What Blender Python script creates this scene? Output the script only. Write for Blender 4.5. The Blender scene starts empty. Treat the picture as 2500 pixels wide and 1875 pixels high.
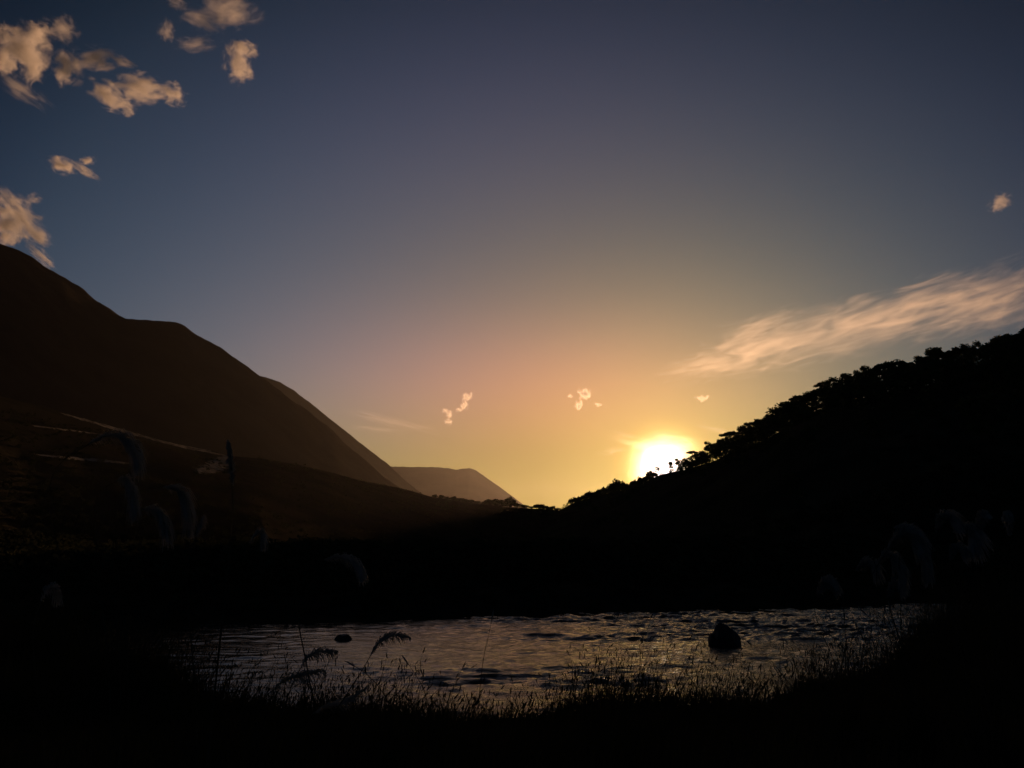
import bpy, math, random
import numpy as np
from mathutils import Vector

S = bpy.context.scene
COL = S.collection
R = math.radians

# ------------------------------------------------------------------ camera
PITCH = R(10.9); FPX = 1888.0; CAMZ = 4.5
cam_d = bpy.data.cameras.new('camera'); cam = bpy.data.objects.new('camera', cam_d); COL.objects.link(cam)
cam.location = (0, 0, CAMZ); cam.rotation_euler = (R(90) + PITCH, 0, 0)
cam_d.sensor_width = 36.0; cam_d.lens = 36.0 * FPX / 2500.0
cam_d.clip_start = 0.05; cam_d.clip_end = 90000.0
S.camera = cam

# ------------------------------------------------------------------ sky and sun
SUN_AZ, SUN_EL = 11.12, 3.8
world = bpy.data.worlds.new('World'); S.world = world; world.use_nodes = True
wt = world.node_tree; wt.nodes.clear()

def N(t, kind, **kw):
    n = t.nodes.new(kind)
    for k, v in kw.items(): setattr(n, k, v)
    return n

def MATH(t, op, a, b=None, c=None, clamp=False):
    n = t.nodes.new('ShaderNodeMath'); n.operation = op; n.use_clamp = clamp
    for i, v in enumerate((a, b, c)):
        if v is None: continue
        if hasattr(v, 'is_output'): t.links.new(v, n.inputs[i])
        else: n.inputs[i].default_value = v
    return n.outputs[0]

SKY_GAIN = 1.754
sky = N(wt, 'ShaderNodeTexSky', sky_type='NISHITA', sun_disc=False)
sky.sun_elevation = R(SUN_EL); sky.sun_rotation = R(SUN_AZ)
sky.dust_density = 0.5; sky.ozone_density = 1.0; sky.air_density = 1.0
tc = N(wt, 'ShaderNodeTexCoord')
nrm = N(wt, 'ShaderNodeVectorMath', operation='NORMALIZE'); wt.links.new(tc.outputs['Generated'], nrm.inputs[0])

def angle_from(az, el):
    d = N(wt, 'ShaderNodeVectorMath', operation='DOT_PRODUCT')
    wt.links.new(nrm.outputs[0], d.inputs[0])
    d.inputs[1].default_value = (math.sin(R(az)) * math.cos(R(el)), math.cos(R(az)) * math.cos(R(el)), math.sin(R(el)))
    a = MATH(wt, 'ARCCOSINE', MATH(wt, 'MINIMUM', d.outputs['Value'], 0.9999999))
    return MATH(wt, 'MULTIPLY', a, 180 / math.pi / 10)          # tens of degrees

t_val = MATH(wt, 'MINIMUM', angle_from(2, 2), 5.2)              # lens vignette put into the sky colour: darker away from the valley mouth
t_sun = angle_from(SUN_AZ, 4.6)
sep = N(wt, 'ShaderNodeSeparateXYZ'); wt.links.new(nrm.outputs[0], sep.inputs[0])
elev = MATH(wt, 'MULTIPLY', MATH(wt, 'ARCSINE', MATH(wt, 'MAXIMUM', sep.outputs['Z'], 0.0)), 180 / math.pi / 10)
elev = MATH(wt, 'MINIMUM', elev, 4.0)
sc = N(wt, 'ShaderNodeSeparateColor'); wt.links.new(sky.outputs[0], sc.inputs[0])
FIT = [(-2.906, 0.713, -0.218, 0.804, -0.028, -0.183, -0.023, 0.7, 0.057, 1.297), (-2.217, 0.601, -0.185, 0.413, -0.059, -0.056, -0.1, 0.7, 0.05, 0.507), (-3.776, 0.806, -0.144, 0.89, -0.073, -0.165, 0.316, 0.7, -0.016, 0.906)]
AUR = [(1.5, 0.215, 0.16), (1.4, 0.20, 0.13), (1.7, 0.16, 0.04)]
def GAUSS(v, mu, w):
    d = MATH(wt, 'DIVIDE', MATH(wt, 'SUBTRACT', v, mu), w)
    return MATH(wt, 'EXPONENT', MATH(wt, 'MULTIPLY', MATH(wt, 'MULTIPLY', d, d), -1.0))
belt = MATH(wt, 'MULTIPLY', GAUSS(elev, 1.05, 0.8), GAUSS(t_val, 0.0, 2.4))     # pink twilight band graded into the sky over the valley mouth
cc = N(wt, 'ShaderNodeCombineColor')
for i in range(3):
    a, b, c, d, f, g, h, gam, q2, bel = FIT[i]
    ln = MATH(wt, 'MULTIPLY', MATH(wt, 'LOGARITHM', MATH(wt, 'MAXIMUM', MATH(wt, 'MULTIPLY', sc.outputs[i], 0.1), 1e-5), math.e), gam)
    e = MATH(wt, 'MULTIPLY_ADD', t_val, b, a)
    e = MATH(wt, 'MULTIPLY_ADD', MATH(wt, 'MULTIPLY', t_val, t_val), c, e)
    e = MATH(wt, 'MULTIPLY_ADD', elev, d, e)
    e = MATH(wt, 'MULTIPLY_ADD', MATH(wt, 'MULTIPLY', elev, elev), f, e)
    e = MATH(wt, 'MULTIPLY_ADD', MATH(wt, 'MULTIPLY', elev, t_val), g, e)
    e = MATH(wt, 'MULTIPLY_ADD', MATH(wt, 'MINIMUM', t_sun, 4.5), h, e)
    ts4 = MATH(wt, 'MINIMUM', t_sun, 4.5)
    e = MATH(wt, 'MULTIPLY_ADD', MATH(wt, 'MULTIPLY', ts4, ts4), q2, e)
    e = MATH(wt, 'MULTIPLY_ADD', belt, bel, e)
    base = MATH(wt, 'EXPONENT', MATH(wt, 'ADD', e, ln))
    # solar aureole: forward scattering round the low sun
    amp, w, wide = AUR[i]
    core = MATH(wt, 'MULTIPLY', MATH(wt, 'EXPONENT', MATH(wt, 'MULTIPLY', MATH(wt, 'POWER', MATH(wt, 'DIVIDE', t_sun, w), 2.4), -1.0)), amp)
    halo = MATH(wt, 'MULTIPLY', MATH(wt, 'EXPONENT', MATH(wt, 'MULTIPLY', t_sun, -2.2)), wide)
    tot = MATH(wt, 'ADD', base, MATH(wt, 'ADD', core, halo))
    wt.links.new(MATH(wt, 'MULTIPLY', tot, SKY_GAIN * 10), cc.inputs[i])
bg = N(wt, 'ShaderNodeBackground'); bg.inputs[1].default_value = 0.1
wt.links.new(cc.outputs[0], bg.inputs[0])
wo = N(wt, 'ShaderNodeOutputWorld'); wt.links.new(bg.outputs[0], wo.inputs[0])
try: world.cycles.sampling_method = 'MANUAL'; world.cycles.sample_map_resolution = 1024
except Exception: pass

sun_d = bpy.data.lights.new('sun', 'SUN'); sun = bpy.data.objects.new('sun', sun_d); COL.objects.link(sun)
sun_d.energy = 5.0; sun_d.color = (1.0, 0.53, 0.27); sun_d.angle = R(0.5)
sdir = Vector((math.sin(R(SUN_AZ)) * math.cos(R(SUN_EL)), math.cos(R(SUN_AZ)) * math.cos(R(SUN_EL)), math.sin(R(SUN_EL))))
sun.rotation_euler = sdir.to_track_quat('Z', 'Y').to_euler()

S.view_settings.view_transform = 'Standard'; S.view_settings.look = 'None'
S.view_settings.exposure = -0.7; S.view_settings.gamma = 1.0
try: S.view_settings.use_curve_mapping = False
except Exception: pass
S.render.engine = 'CYCLES'
cy = S.cycles
cy.use_denoising = True
cy.max_bounces = 7; cy.diffuse_bounces = 2; cy.glossy_bounces = 3; cy.transmission_bounces = 3; cy.volume_bounces = 4; cy.transparent_max_bounces = 8
cy.sample_clamp_indirect = 4.0
cy.caustics_reflective = False; cy.caustics_refractive = False

# ------------------------------------------------------------------ helpers
def ray(x, y):
    """unit horizontal-distance ray of a picture point: (dx, dy, dz) per metre of horizontal distance"""
    a = (x - 1250) / FPX; b = (937.5 - y) / FPX
    v = (a, math.cos(PITCH) - b * math.sin(PITCH), math.sin(PITCH) + b * math.cos(PITCH))
    h = math.hypot(v[0], v[1])
    return v[0] / h, v[1] / h, v[2] / h

def at(x, y, D):
    r = ray(x, y)
    return np.array((r[0] * D, r[1] * D, CAMZ + r[2] * D))

def hash3(ix, iy, seed):
    h = (ix.astype(np.int64) * 374761393 + iy.astype(np.int64) * 668265263 + seed * 974634777) & 0x7fffffff
    h = ((h ^ (h >> 13)) * 1274126177) & 0x7fffffff
    return ((h ^ (h >> 16)) & 0xffff) / 65535.0

def vnoise(x, y, seed=0):
    ix = np.floor(x); iy = np.floor(y); fx = x - ix; fy = y - iy
    fx = fx * fx * fx * (fx * (fx * 6 - 15) + 10); fy = fy * fy * fy * (fy * (fy * 6 - 15) + 10)
    ix = ix.astype(np.int64); iy = iy.astype(np.int64)
    a = hash3(ix, iy, seed); b = hash3(ix + 1, iy, seed); c = hash3(ix, iy + 1, seed); d = hash3(ix + 1, iy + 1, seed)
    return (a + (b - a) * fx) * (1 - fy) + (c + (d - c) * fx) * fy

def fbm(x, y, oct=4, seed=0, gain=0.5):
    x = np.asarray(x, float); y = np.asarray(y, float)
    s = np.zeros(np.broadcast(x, y).shape); a = 1.0; t = 0.0
    for o in range(oct):
        s = s + a * (vnoise(x * 2 ** o + 13.7 * o, y * 2 ** o - 7.3 * o, seed + o) - 0.5); t += a; a *= gain
    return s / t * 2

def mesh_np(name, verts, faces, smooth=False):
    """verts (n,3), faces (m,k) arrays, one face size"""
    verts = np.ascontiguousarray(verts, np.float32); faces = np.ascontiguousarray(faces, np.int32)
    me = bpy.data.meshes.new(name); k = faces.shape[1]
    me.vertices.add(len(verts)); me.vertices.foreach_set('co', verts.ravel())
    me.loops.add(faces.size); me.loops.foreach_set('vertex_index', faces.ravel())
    me.polygons.add(len(faces)); me.polygons.foreach_set('loop_start', np.arange(0, faces.size, k, dtype=np.int32))
    me.polygons.foreach_set('loop_total', np.full(len(faces), k, np.int32))
    if smooth: me.polygons.foreach_set('use_smooth', np.ones(len(faces), bool))
    me.update(calc_edges=True); me.validate()
    return me

def grid_faces(nu, nv):
    i = np.arange(nu - 1)[:, None] * nv + np.arange(nv - 1)[None, :]
    return np.stack([i, i + nv, i + nv + 1, i + 1], -1).reshape(-1, 4)

def obj(name, me, mat=None, parent=None, label=None, cat=None, group=None, kind=None):
    o = bpy.data.objects.new(name, me); COL.objects.link(o)
    if mat is not None and me is not None and len(me.materials) == 0: me.materials.append(mat)
    if parent is not None: o.parent = parent
    if label: o['label'] = label
    if cat: o['category'] = cat
    if group: o['group'] = group
    if kind: o['kind'] = kind
    return o

def surf_mat(name, col_a, col_b, scale=1.0, rough=0.9, bump=0.0, bump_scale=None, detail=6, spec=0.2):
    m = bpy.data.materials.new(name); m.use_nodes = True; t = m.node_tree
    p = t.nodes['Principled BSDF']; p.inputs['Roughness'].default_value = rough
    p.inputs['Specular IOR Level'].default_value = spec
    g = N(t, 'ShaderNodeNewGeometry')
    nz = N(t, 'ShaderNodeTexNoise'); nz.inputs['Scale'].default_value = scale; nz.inputs['Detail'].default_value = detail
    nz.inputs['Roughness'].default_value = 0.62
    t.links.new(g.outputs['Position'], nz.inputs['Vector'])
    cr = N(t, 'ShaderNodeValToRGB'); cr.color_ramp.elements[0].position = 0.32; cr.color_ramp.elements[1].position = 0.68
    cr.color_ramp.elements[0].color = (*col_a, 1); cr.color_ramp.elements[1].color = (*col_b, 1)
    t.links.new(nz.outputs['Fac'], cr.inputs[0]); t.links.new(cr.outputs[0], p.inputs['Base Color'])
    if bump:
        nb = N(t, 'ShaderNodeTexNoise'); nb.inputs['Scale'].default_value = bump_scale or scale * 4; nb.inputs['Detail'].default_value = 6
        t.links.new(g.outputs['Position'], nb.inputs['Vector'])
        b = N(t, 'ShaderNodeBump'); b.inputs['Strength'].default_value = 0.6; b.inputs['Distance'].default_value = bump
        t.links.new(nb.outputs['Fac'], b.inputs['Height']); t.links.new(b.outputs[0], p.inputs['Normal'])
    return m

def leaf_mat(name, col_a, col_b, trans=0.25, scale=3.0, rough=0.7):
    m = surf_mat(name, col_a, col_b, scale=scale, rough=1.0, spec=0.0)
    t = m.node_tree; p = t.nodes['Principled BSDF']; out = t.nodes['Material Output']
    tr = N(t, 'ShaderNodeBsdfTranslucent'); mx = N(t, 'ShaderNodeMixShader'); mx.inputs[0].default_value = trans
    src = p.inputs['Base Color'].links[0].from_socket
    t.links.new(src, tr.inputs[0]); t.links.new(p.outputs[0], mx.inputs[1]); t.links.new(tr.outputs[0], mx.inputs[2])
    t.links.new(mx.outputs[0], out.inputs['Surface'])
    return m

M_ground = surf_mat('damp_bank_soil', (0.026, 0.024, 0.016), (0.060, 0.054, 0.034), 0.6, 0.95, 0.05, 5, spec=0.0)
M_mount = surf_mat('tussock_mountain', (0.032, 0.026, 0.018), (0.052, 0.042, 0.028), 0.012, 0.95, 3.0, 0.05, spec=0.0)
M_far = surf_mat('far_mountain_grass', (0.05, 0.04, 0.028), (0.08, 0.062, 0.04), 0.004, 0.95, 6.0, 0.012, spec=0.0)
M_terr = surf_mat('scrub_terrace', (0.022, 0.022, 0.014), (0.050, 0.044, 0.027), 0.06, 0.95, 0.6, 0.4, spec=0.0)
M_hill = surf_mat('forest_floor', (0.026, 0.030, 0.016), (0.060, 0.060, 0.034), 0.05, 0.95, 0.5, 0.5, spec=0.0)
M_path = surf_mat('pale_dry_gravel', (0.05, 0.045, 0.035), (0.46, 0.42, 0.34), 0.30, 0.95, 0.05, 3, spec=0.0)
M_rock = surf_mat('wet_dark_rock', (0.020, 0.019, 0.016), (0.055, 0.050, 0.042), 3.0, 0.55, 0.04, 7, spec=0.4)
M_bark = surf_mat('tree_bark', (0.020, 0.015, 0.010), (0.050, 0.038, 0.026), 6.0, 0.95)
M_leaf = leaf_mat('tree_foliage', (0.045, 0.060, 0.024), (0.095, 0.115, 0.045), 0.25, 0.6)
M_bush = leaf_mat('bush_foliage', (0.036, 0.042, 0.020), (0.080, 0.082, 0.038), 0.10, 0.6)
M_grass = leaf_mat('bank_grass_blade', (0.036, 0.036, 0.016), (0.095, 0.080, 0.040), 0.30, 1.5)
M_plume = leaf_mat('dry_plume', (0.38, 0.35, 0.28), (0.60, 0.56, 0.47), 0.35, 8.0)
M_stem = leaf_mat('plume_stem', (0.06, 0.055, 0.030), (0.12, 0.105, 0.060), 0.15, 5.0)

# ------------------------------------------------------------------ ground sheet
SH_X = np.array([-120, -60, -30, -18, -12, -9.0, -6.5, -4, 0, 4, 7, 10, 14.5, 23, 40, 90, 200.])
SH_Y = np.array([56, 41, 32, 26.5, 23.0, 21.2, 19.8, 18.9, 18.6, 19.0, 20.6, 23.2, 28.5, 37, 47, 62, 90.])
def near_shore(x): return np.interp(x, SH_X, SH_Y) + 0.5 * fbm(x * 0.35, x * 0 + 2.2, 3, 5)
def far_shore(x): return np.maximum(43.6 + 0.25 * x, np.interp(x, SH_X, SH_Y) + 4.5) + 1.1 * fbm(x * 0.12, x * 0 + 5.1, 3, 9)

def sm(t): t = np.clip(t, 0, 1); return t * t * (3 - 2 * t)

def ground_h(x, y):
    x = np.asarray(x, float); y = np.asarray(y, float)
    s = near_shore(x) - y                                        # > 0 on the near bank
    f = y - far_shore(x)                                         # > 0 on the far bank
    near = 2.85 * np.clip(s / 18.5, 0, 1.0) ** 0.85 + 0.35 * sm((s - 1) / 5) * fbm(x * 0.22, y * 0.22, 4, 3)
    far = 0.9 * sm(f / 6) + 1.4 * sm(f / 45) + 0.4 * sm(f / 5) * fbm(x * 0.1, y * 0.1, 4, 4)
    bed = -0.9 * sm(np.minimum(-s, -f) / 4)
    return np.where(s > 0, near, np.where(f > 0, far, bed))

def axis(lo, hi, step, far, n):
    a = np.arange(lo, hi + 1e-6, step); g = np.geomspace(1, far, n)
    return np.concatenate([(lo - g * step)[::-1] if True else [], a, hi + g * step])
gx = axis(-48, 48, 0.6, 11000, 50); gy = axis(-12, 66, 0.6, 11000, 50)
GX, GY = np.meshgrid(gx, gy, indexing='ij')
GZ = ground_h(GX, GY)
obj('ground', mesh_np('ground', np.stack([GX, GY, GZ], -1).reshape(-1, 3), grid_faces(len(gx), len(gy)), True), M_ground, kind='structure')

# ------------------------------------------------------------------ river
wx = np.arange(-44, 44.01, 0.16); wy = np.arange(13, 58.01, 0.13)
WX, WY = np.meshgrid(wx, wy, indexing='ij')
def chop(x, y):
    wxp = x + 0.7 * fbm(x * 0.5, y * 0.5, 2, 40); wyp = y + 0.5 * fbm(x * 0.4, y * 0.6, 2, 41)
    h = 0.085 * fbm(wxp * 0.7, wyp * 1.7, 4, 21, 0.55)
    r = 1 - np.abs(fbm(wxp * 0.8, wyp * 2.0, 3, 31))
    rough = sm(0.5 + 1.1 * fbm(x * 0.07, y * 0.16, 2, 35))
    return (h + 0.06 * (r ** 3 - 0.5)) * (0.45 + 0.85 * rough) * np.interp(x, [-14, -7, -1, 5], [0.22, 0.42, 1.1, 1.5])
WZ = chop(WX, WY)
M_water = bpy.data.materials.new('river_water'); M_water.use_nodes = True
t = M_water.node_tree; p = t.nodes['Principled BSDF']; p.inputs['Specular Tint'].default_value = (1.0, 0.95, 0.82, 1)
p.inputs['Base Color'].default_value = (0.028, 0.030, 0.022, 1); p.inputs['Roughness'].default_value = 0.06; p.inputs['IOR'].default_value = 1.20
g = N(t, 'ShaderNodeNewGeometry'); mp = N(t, 'ShaderNodeMapping'); mp.inputs['Scale'].default_value = (1.0, 2.2, 1.0)
t.links.new(g.outputs['Position'], mp.inputs[0])
n1 = N(t, 'ShaderNodeTexNoise'); n1.inputs['Scale'].default_value = 2.2; n1.inputs['Detail'].default_value = 6; n1.inputs['Roughness'].default_value = 0.6
n1.inputs['Distortion'].default_value = 0.5
t.links.new(mp.outputs[0], n1.inputs['Vector'])
b = N(t, 'ShaderNodeBump'); b.inputs['Strength'].default_value = 0.8; b.inputs['Distance'].default_value = 0.07
sx = N(t, 'ShaderNodeSeparateXYZ'); t.links.new(g.outputs['Position'], sx.inputs[0])          # ripples weakened leftward to darken the reflection there, rougher mid-stream
mr = N(t, 'ShaderNodeMapRange'); t.links.new(sx.outputs['X'], mr.inputs['Value'])
for k, v in (('From Min', -9.0), ('From Max', 5.0), ('To Min', 0.14), ('To Max', 1.0)): mr.inputs[k].default_value = v
t.links.new(mr.outputs[0], b.inputs['Strength'])
t.links.new(n1.outputs['Fac'], b.inputs['Height']); t.links.new(b.outputs[0], p.inputs['Normal'])
obj('river', mesh_np('river', np.stack([WX, WY, WZ], -1).reshape(-1, 3), grid_faces(len(wx), len(wy)), True), M_water, kind='structure')

# ------------------------------------------------------------------ mountains and hills
def hill(name, pts, wf, wb, mat, n_along=160, n_front=46, n_back=18, rough=0.06, nscale=0.01, seed=1, ridge_noise=0.0, base=-6.0, pf=1.0, gully=0.0):
    """pts: (picture x, picture y, distance) along the crest; wf / wb: how far the slopes run to the camera side and away"""
    P = np.array([at(*q) for q in pts]); k = np.array([q[0] for q in pts], float)
    L = np.linspace(k[0], k[-1], n_along)
    C = np.stack([np.interp(L, k, P[:, i]) for i in range(3)], -1)
    C2 = C.copy()
    T = np.gradient(C2[:, :2], axis=0); T /= np.linalg.norm(T, axis=1)[:, None]
    for _ in range(8): T[1:-1] = (T[:-2] + T[1:-1] * 2 + T[2:]) / 4
    Nn = np.stack([T[:, 1], -T[:, 0]], -1)                        # to the camera side
    s = np.sign((Nn * -C[:, :2]).sum(1)); Nn *= s[:, None]
    Nn = 0.06 * Nn + 0.94 * (-C[:, :2] / np.linalg.norm(C[:, :2], axis=1)[:, None]); Nn /= np.linalg.norm(Nn, axis=1)[:, None]
    wfa = np.interp(L, k, wf) if np.ndim(wf) else np.full(n_along, float(wf))
    u = np.concatenate([-np.linspace(1, 0, n_back, endpoint=False) ** 1.3, [0.0], (np.linspace(0, 1, n_front + 1)[1:]) ** 1.25])
    X = np.zeros((n_along, len(u), 3))
    for j, uu in enumerate(u):
        w = wfa if uu > 0 else np.full(n_along, float(wb))
        off = uu * w
        X[:, j, :2] = C[:, :2] + Nn * off[:, None]
        a = abs(uu)
        prof = (1 - a) ** (pf if uu > 0 else 1.2)
        X[:, j, 2] = base + (C[:, 2] - base) * prof
    h = (C[:, 2] - base)[:, None] * np.ones(len(u))[None, :]
    fade = np.clip(np.abs(u) * 3.2, 0, 1)[None, :] * np.clip((1 - np.abs(u)) * 4, 0, 1)[None, :]
    nz = fbm(X[..., 0] * nscale, X[..., 1] * nscale, 5, seed)
    if gully: nz = nz - gully * np.abs(fbm(X[..., 0] * nscale * 0.8 + 9, X[..., 1] * nscale * 0.8, 3, seed + 50))
    X[..., 2] += nz * rough * h * fade
    if ridge_noise:
        rn = fbm(X[..., 0] * 0.06, X[..., 1] * 0.06, 4, seed + 9)
        X[..., 2] += rn * ridge_noise * np.clip((1 - np.abs(u)) * 4, 0, 1)[None, :]
    o = obj(name, mesh_np(name, X.reshape(-1, 3), grid_faces(n_along, len(u)), True), mat, kind='structure')
    return X

A_PTS = [(-900, 330, 700), (-500, 430, 760), (-250, 510, 830), (-100, 560, 870), (0, 593, 900), (49, 614, 915), (93, 638, 930), (127, 659, 945), (164, 680, 960), (209, 713, 980), (239, 736, 990), (262, 749, 1000),
         (284, 766, 1010), (310, 778, 1025), (336, 781, 1040), (392, 783, 1070), (430, 787, 1090), (448, 795, 1100), (478, 816, 1115), (516, 835, 1135), (553, 859, 1155),
         (583, 881, 1170), (613, 902, 1185), (645, 921, 1200), (670, 944, 1215), (703, 969, 1235), (746, 998, 1260), (778, 1027, 1280), (815, 1052, 1305),
         (840, 1081, 1320), (876, 1110, 1345), (909, 1139, 1370), (934, 1161, 1390), (967, 1185, 1420), (1010, 1215, 1460), (1090, 1270, 1520)]
A_PTS = [(x, y, 900 + (D - 900) * 0.35) for x, y, D in A_PTS]
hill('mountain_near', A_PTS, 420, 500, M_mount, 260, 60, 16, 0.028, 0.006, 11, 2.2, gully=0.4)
B_PTS = [(420, 900, 1900), (560, 905, 1960), (648, 920, 2000), (684, 933, 2015), (717, 953, 2030), (753, 980, 2045), (789, 1009, 2060), (825, 1038, 2080), (862, 1067, 2100), (898, 1096, 2120),
         (934, 1123, 2140), (954, 1139, 2150), (981, 1166, 2170), (1006, 1186, 2190), (1024, 1201, 2200), (1070, 1238, 2240), (1120, 1280, 2280)]
B_PTS = [(x, y, 1900 + (D - 1900) * 0.3) for x, y, D in B_PTS]
hill('mountain_behind', B_PTS, 420, 500, M_mount, 200, 40, 14, 0.06, 0.006, 23, 1.5, gully=0.5)
C_PTS = [(500, 1100, 4300), (800, 1128, 4200), (959, 1139, 4150), (1006, 1140, 4120), (1039, 1140, 4100), (1071, 1141, 4080), (1093, 1143, 4060), (1115, 1147, 4050), (1129, 1144, 4045), (1147, 1143, 4040),
         (1162, 1148, 4030), (1187, 1166, 4010), (1209, 1181, 3990), (1238, 1202, 3970), (1262, 1220, 3950), (1300, 1248, 3930), (1370, 1290, 3900)]
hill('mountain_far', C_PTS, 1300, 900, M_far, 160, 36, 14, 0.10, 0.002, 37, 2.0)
T_PTS = [(-700, 850, 230), (-300, 905, 260), (0, 967, 300), (150, 1006, 320), (262, 1036, 333), (374, 1066, 345), (467, 1090, 358), (557, 1110, 370), (572, 1114, 372), (645, 1120, 380), (717, 1133, 390),
         (789, 1148, 400), (825, 1158, 408), (880, 1173, 418), (934, 1183, 428), (970, 1190, 434), (1006, 1199, 440), (1057, 1214, 450), (1150, 1228, 466), (1245, 1238, 480), (1370, 1246, 500), (1500, 1262, 520), (1650, 1290, 540)]
TX = hill('terrace_hillside', T_PTS, [150, 170, 190, 205, 215, 225, 235, 245, 247, 235, 225, 218, 212, 205, 198, 192, 186, 180, 178, 176, 176, 180, 190], 160, M_terr, 240, 64, 14, 0.03, 0.03, 51, 0.15, base=-2.0, pf=1.0)

# crest of the forested hill, as the tree tops show it, and the ground under them
TOP_X = [1371, 1403, 1441, 1472, 1504, 1532, 1554, 1580, 1608, 1630, 1649, 1675, 1700, 1722, 1744, 1779, 1801, 1827, 1861, 1896, 1906, 1953, 1992, 2039, 2085, 2132, 2188, 2221, 2241, 2284, 2307, 2334, 2364, 2387, 2420, 2457, 2495, 2700, 3000, 3400]
TOP_Y = [1236, 1216, 1204, 1194, 1180, 1180, 1172, 1157, 1146, 1134, 1121, 1118, 1104, 1098, 1088, 1064, 1058, 1042, 1028, 1005, 1001, 970, 948, 925, 914, 904, 887, 880, 879, 865, 861, 854, 851, 846, 838, 834, 816, 760, 690, 610]
def hillD(x): return np.interp(x, [1300, 1371, 1500, 1622, 1800, 2000, 2250, 2500, 3000, 3500], [680, 620, 560, 520, 450, 390, 340, 300, 250, 220])
def treeH(x): return np.interp(x, [1371, 1450, 1520, 1590, 1615, 1632, 1660, 1750, 1850, 2000, 2500, 3000], [3.0, 5.0, 6.5, 5.5, 5.0, 7.5, 9.5, 12.0, 14.0, 14.5, 15.5, 15])
def ridgeY(x): return np.interp(x, TOP_X, TOP_Y) + 0.82 * treeH(x) * FPX / hillD(x)
H_PTS = [(1230, 1290, 720), (1300, 1268, 680)] + [(float(x), float(ridgeY(x)), float(hillD(x))) for x in list(range(1371, 2500, 24)) + [2600, 2800, 3000, 3300]]
kx = [q[0] for q in H_PTS]
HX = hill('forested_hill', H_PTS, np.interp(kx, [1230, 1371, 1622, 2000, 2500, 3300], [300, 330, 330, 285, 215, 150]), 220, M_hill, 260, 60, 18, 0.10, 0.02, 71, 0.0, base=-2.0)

from mathutils.bvhtree import BVHTree
def bvh_of(X):
    nu, nv = X.shape[:2]
    return BVHTree.FromPolygons([tuple(v) for v in X.reshape(-1, 3)], [tuple(f) for f in grid_faces(nu, nv)])
BV_T, BV_H = bvh_of(TX), bvh_of(HX)
def drop(bv, x, y):
    h = bv.ray_cast(Vector((x, y, 900)), Vector((0, 0, -1)))[0]
    return None if h is None else h.z
def hit(bv, px, py):
    r = ray(px, py); d = Vector(r).normalized()
    h = bv.ray_cast(Vector((0, 0, CAMZ)), d)[0]
    return h

# ------------------------------------------------------------------ pale tracks on the terrace
def track(name, px_line, half, lift=0.25):
    pts = []
    for (x0, y0), (x1, y1) in zip(px_line[:-1], px_line[1:]):
        for s in np.linspace(0, 1, 14, endpoint=False):
            h = hit(BV_T, x0 + (x1 - x0) * s, y0 + (y1 - y0) * s)
            if h is not None: pts.append(np.array(h))
    P = np.array(pts)
    T = np.gradient(P[:, :2], axis=0); T /= np.linalg.norm(T, axis=1)[:, None] + 1e-9
    Q = np.stack([-T[:, 1], T[:, 0]], -1); rows = []
    for i, q in enumerate(P):
        w = half * (0.55 + 0.9 * random.random()) * math.sin(math.pi * min(1, max(0.06, (i + 0.5) / len(P)))) ** 0.4
        row = []
        for k in (-1, -0.4, 0.4, 1):
            xy = q[:2] + Q[i] * w * k
            z = drop(BV_T, xy[0], xy[1]); row.append((xy[0], xy[1], (q[2] if z is None else z) + lift - 0.2 * abs(k)))
        rows.append(row)
    V = np.array(rows)
    return obj(name, mesh_np(name, V.reshape(-1, 3), grid_faces(len(P), 4), True), M_path, kind='structure')
random.seed(4)
track('terrace_track', [(150, 1010), (210, 1026), (262, 1042), (330, 1060), (400, 1080), (467, 1096), (556, 1113)], 4.0)
track('terrace_track', [(190, 1024), (262, 1040), (350, 1066), (430, 1086), (520, 1103)], 2.0, 0.35)
track('terrace_track', [(556, 1114), (545, 1126), (530, 1138), (505, 1148), (482, 1156)], 3.0)
track('terrace_track', [(80, 1040), (180, 1052), (300, 1068)], 0.8)
track('terrace_track', [(82, 1110), (160, 1118), (250, 1125), (330, 1133)], 1.0)

# ------------------------------------------------------------------ boulder in the river
import bmesh
def boulder(name, loc, size, seed, label, knob=True, flat=1.0):
    bm = bmesh.new(); bmesh.ops.create_icosphere(bm, subdivisions=4, radius=1.0)
    V = np.array([v.co[:] for v in bm.verts])
    rnd = np.random.RandomState(seed)
    for _ in range(16):                                          # chop flat facets off the sphere
        n = rnd.normal(size=3); n /= np.linalg.norm(n); n[2] = abs(n[2]) * 0.7; n /= np.linalg.norm(n)
        dd = V @ n; c = 0.62 + 0.25 * rnd.rand(); V -= np.where(dd > c, dd - c, 0)[:, None] * n
    if knob:
        x, z = V[:, 0].copy(), V[:, 2].copy()
        up = np.interp(x, [-1, -0.86, -0.72, -0.6, -0.35, -0.1, 0.2, 0.55, 0.85, 1.0], [0.30, 0.52, 0.55, 0.47, 0.92, 1.02, 0.84, 0.55, 0.33, 0.15])
        zn = np.where(z > 0, z / np.maximum(0.25, np.sqrt(np.clip(1 - x * x, 0.08, 1))), z)
        V[:, 2] = np.where(z > 0, np.clip(zn, 0, 1.15) * up * 1.12, z)
        V[:, 0] = np.sign(x) * np.abs(x) ** 0.75
    V += 0.035 * np.stack([fbm(V[:, 1] * 3 + 5 * i, V[:, 2] * 3 + V[:, 0] * 2, 4, seed + i) for i in range(3)], -1)
    V[:, 2] *= flat
    for v, c in zip(bm.verts, V): v.co = Vector(c * np.array(size))
    me = bpy.data.meshes.new(name); bm.to_mesh(me); bm.free()
    for pl in me.polygons: pl.use_smooth = False
    o = obj(name, me, M_rock, label=label, cat='boulder'); o.location = loc
    return o
c = at(1774, 1572, 34.4)
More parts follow.
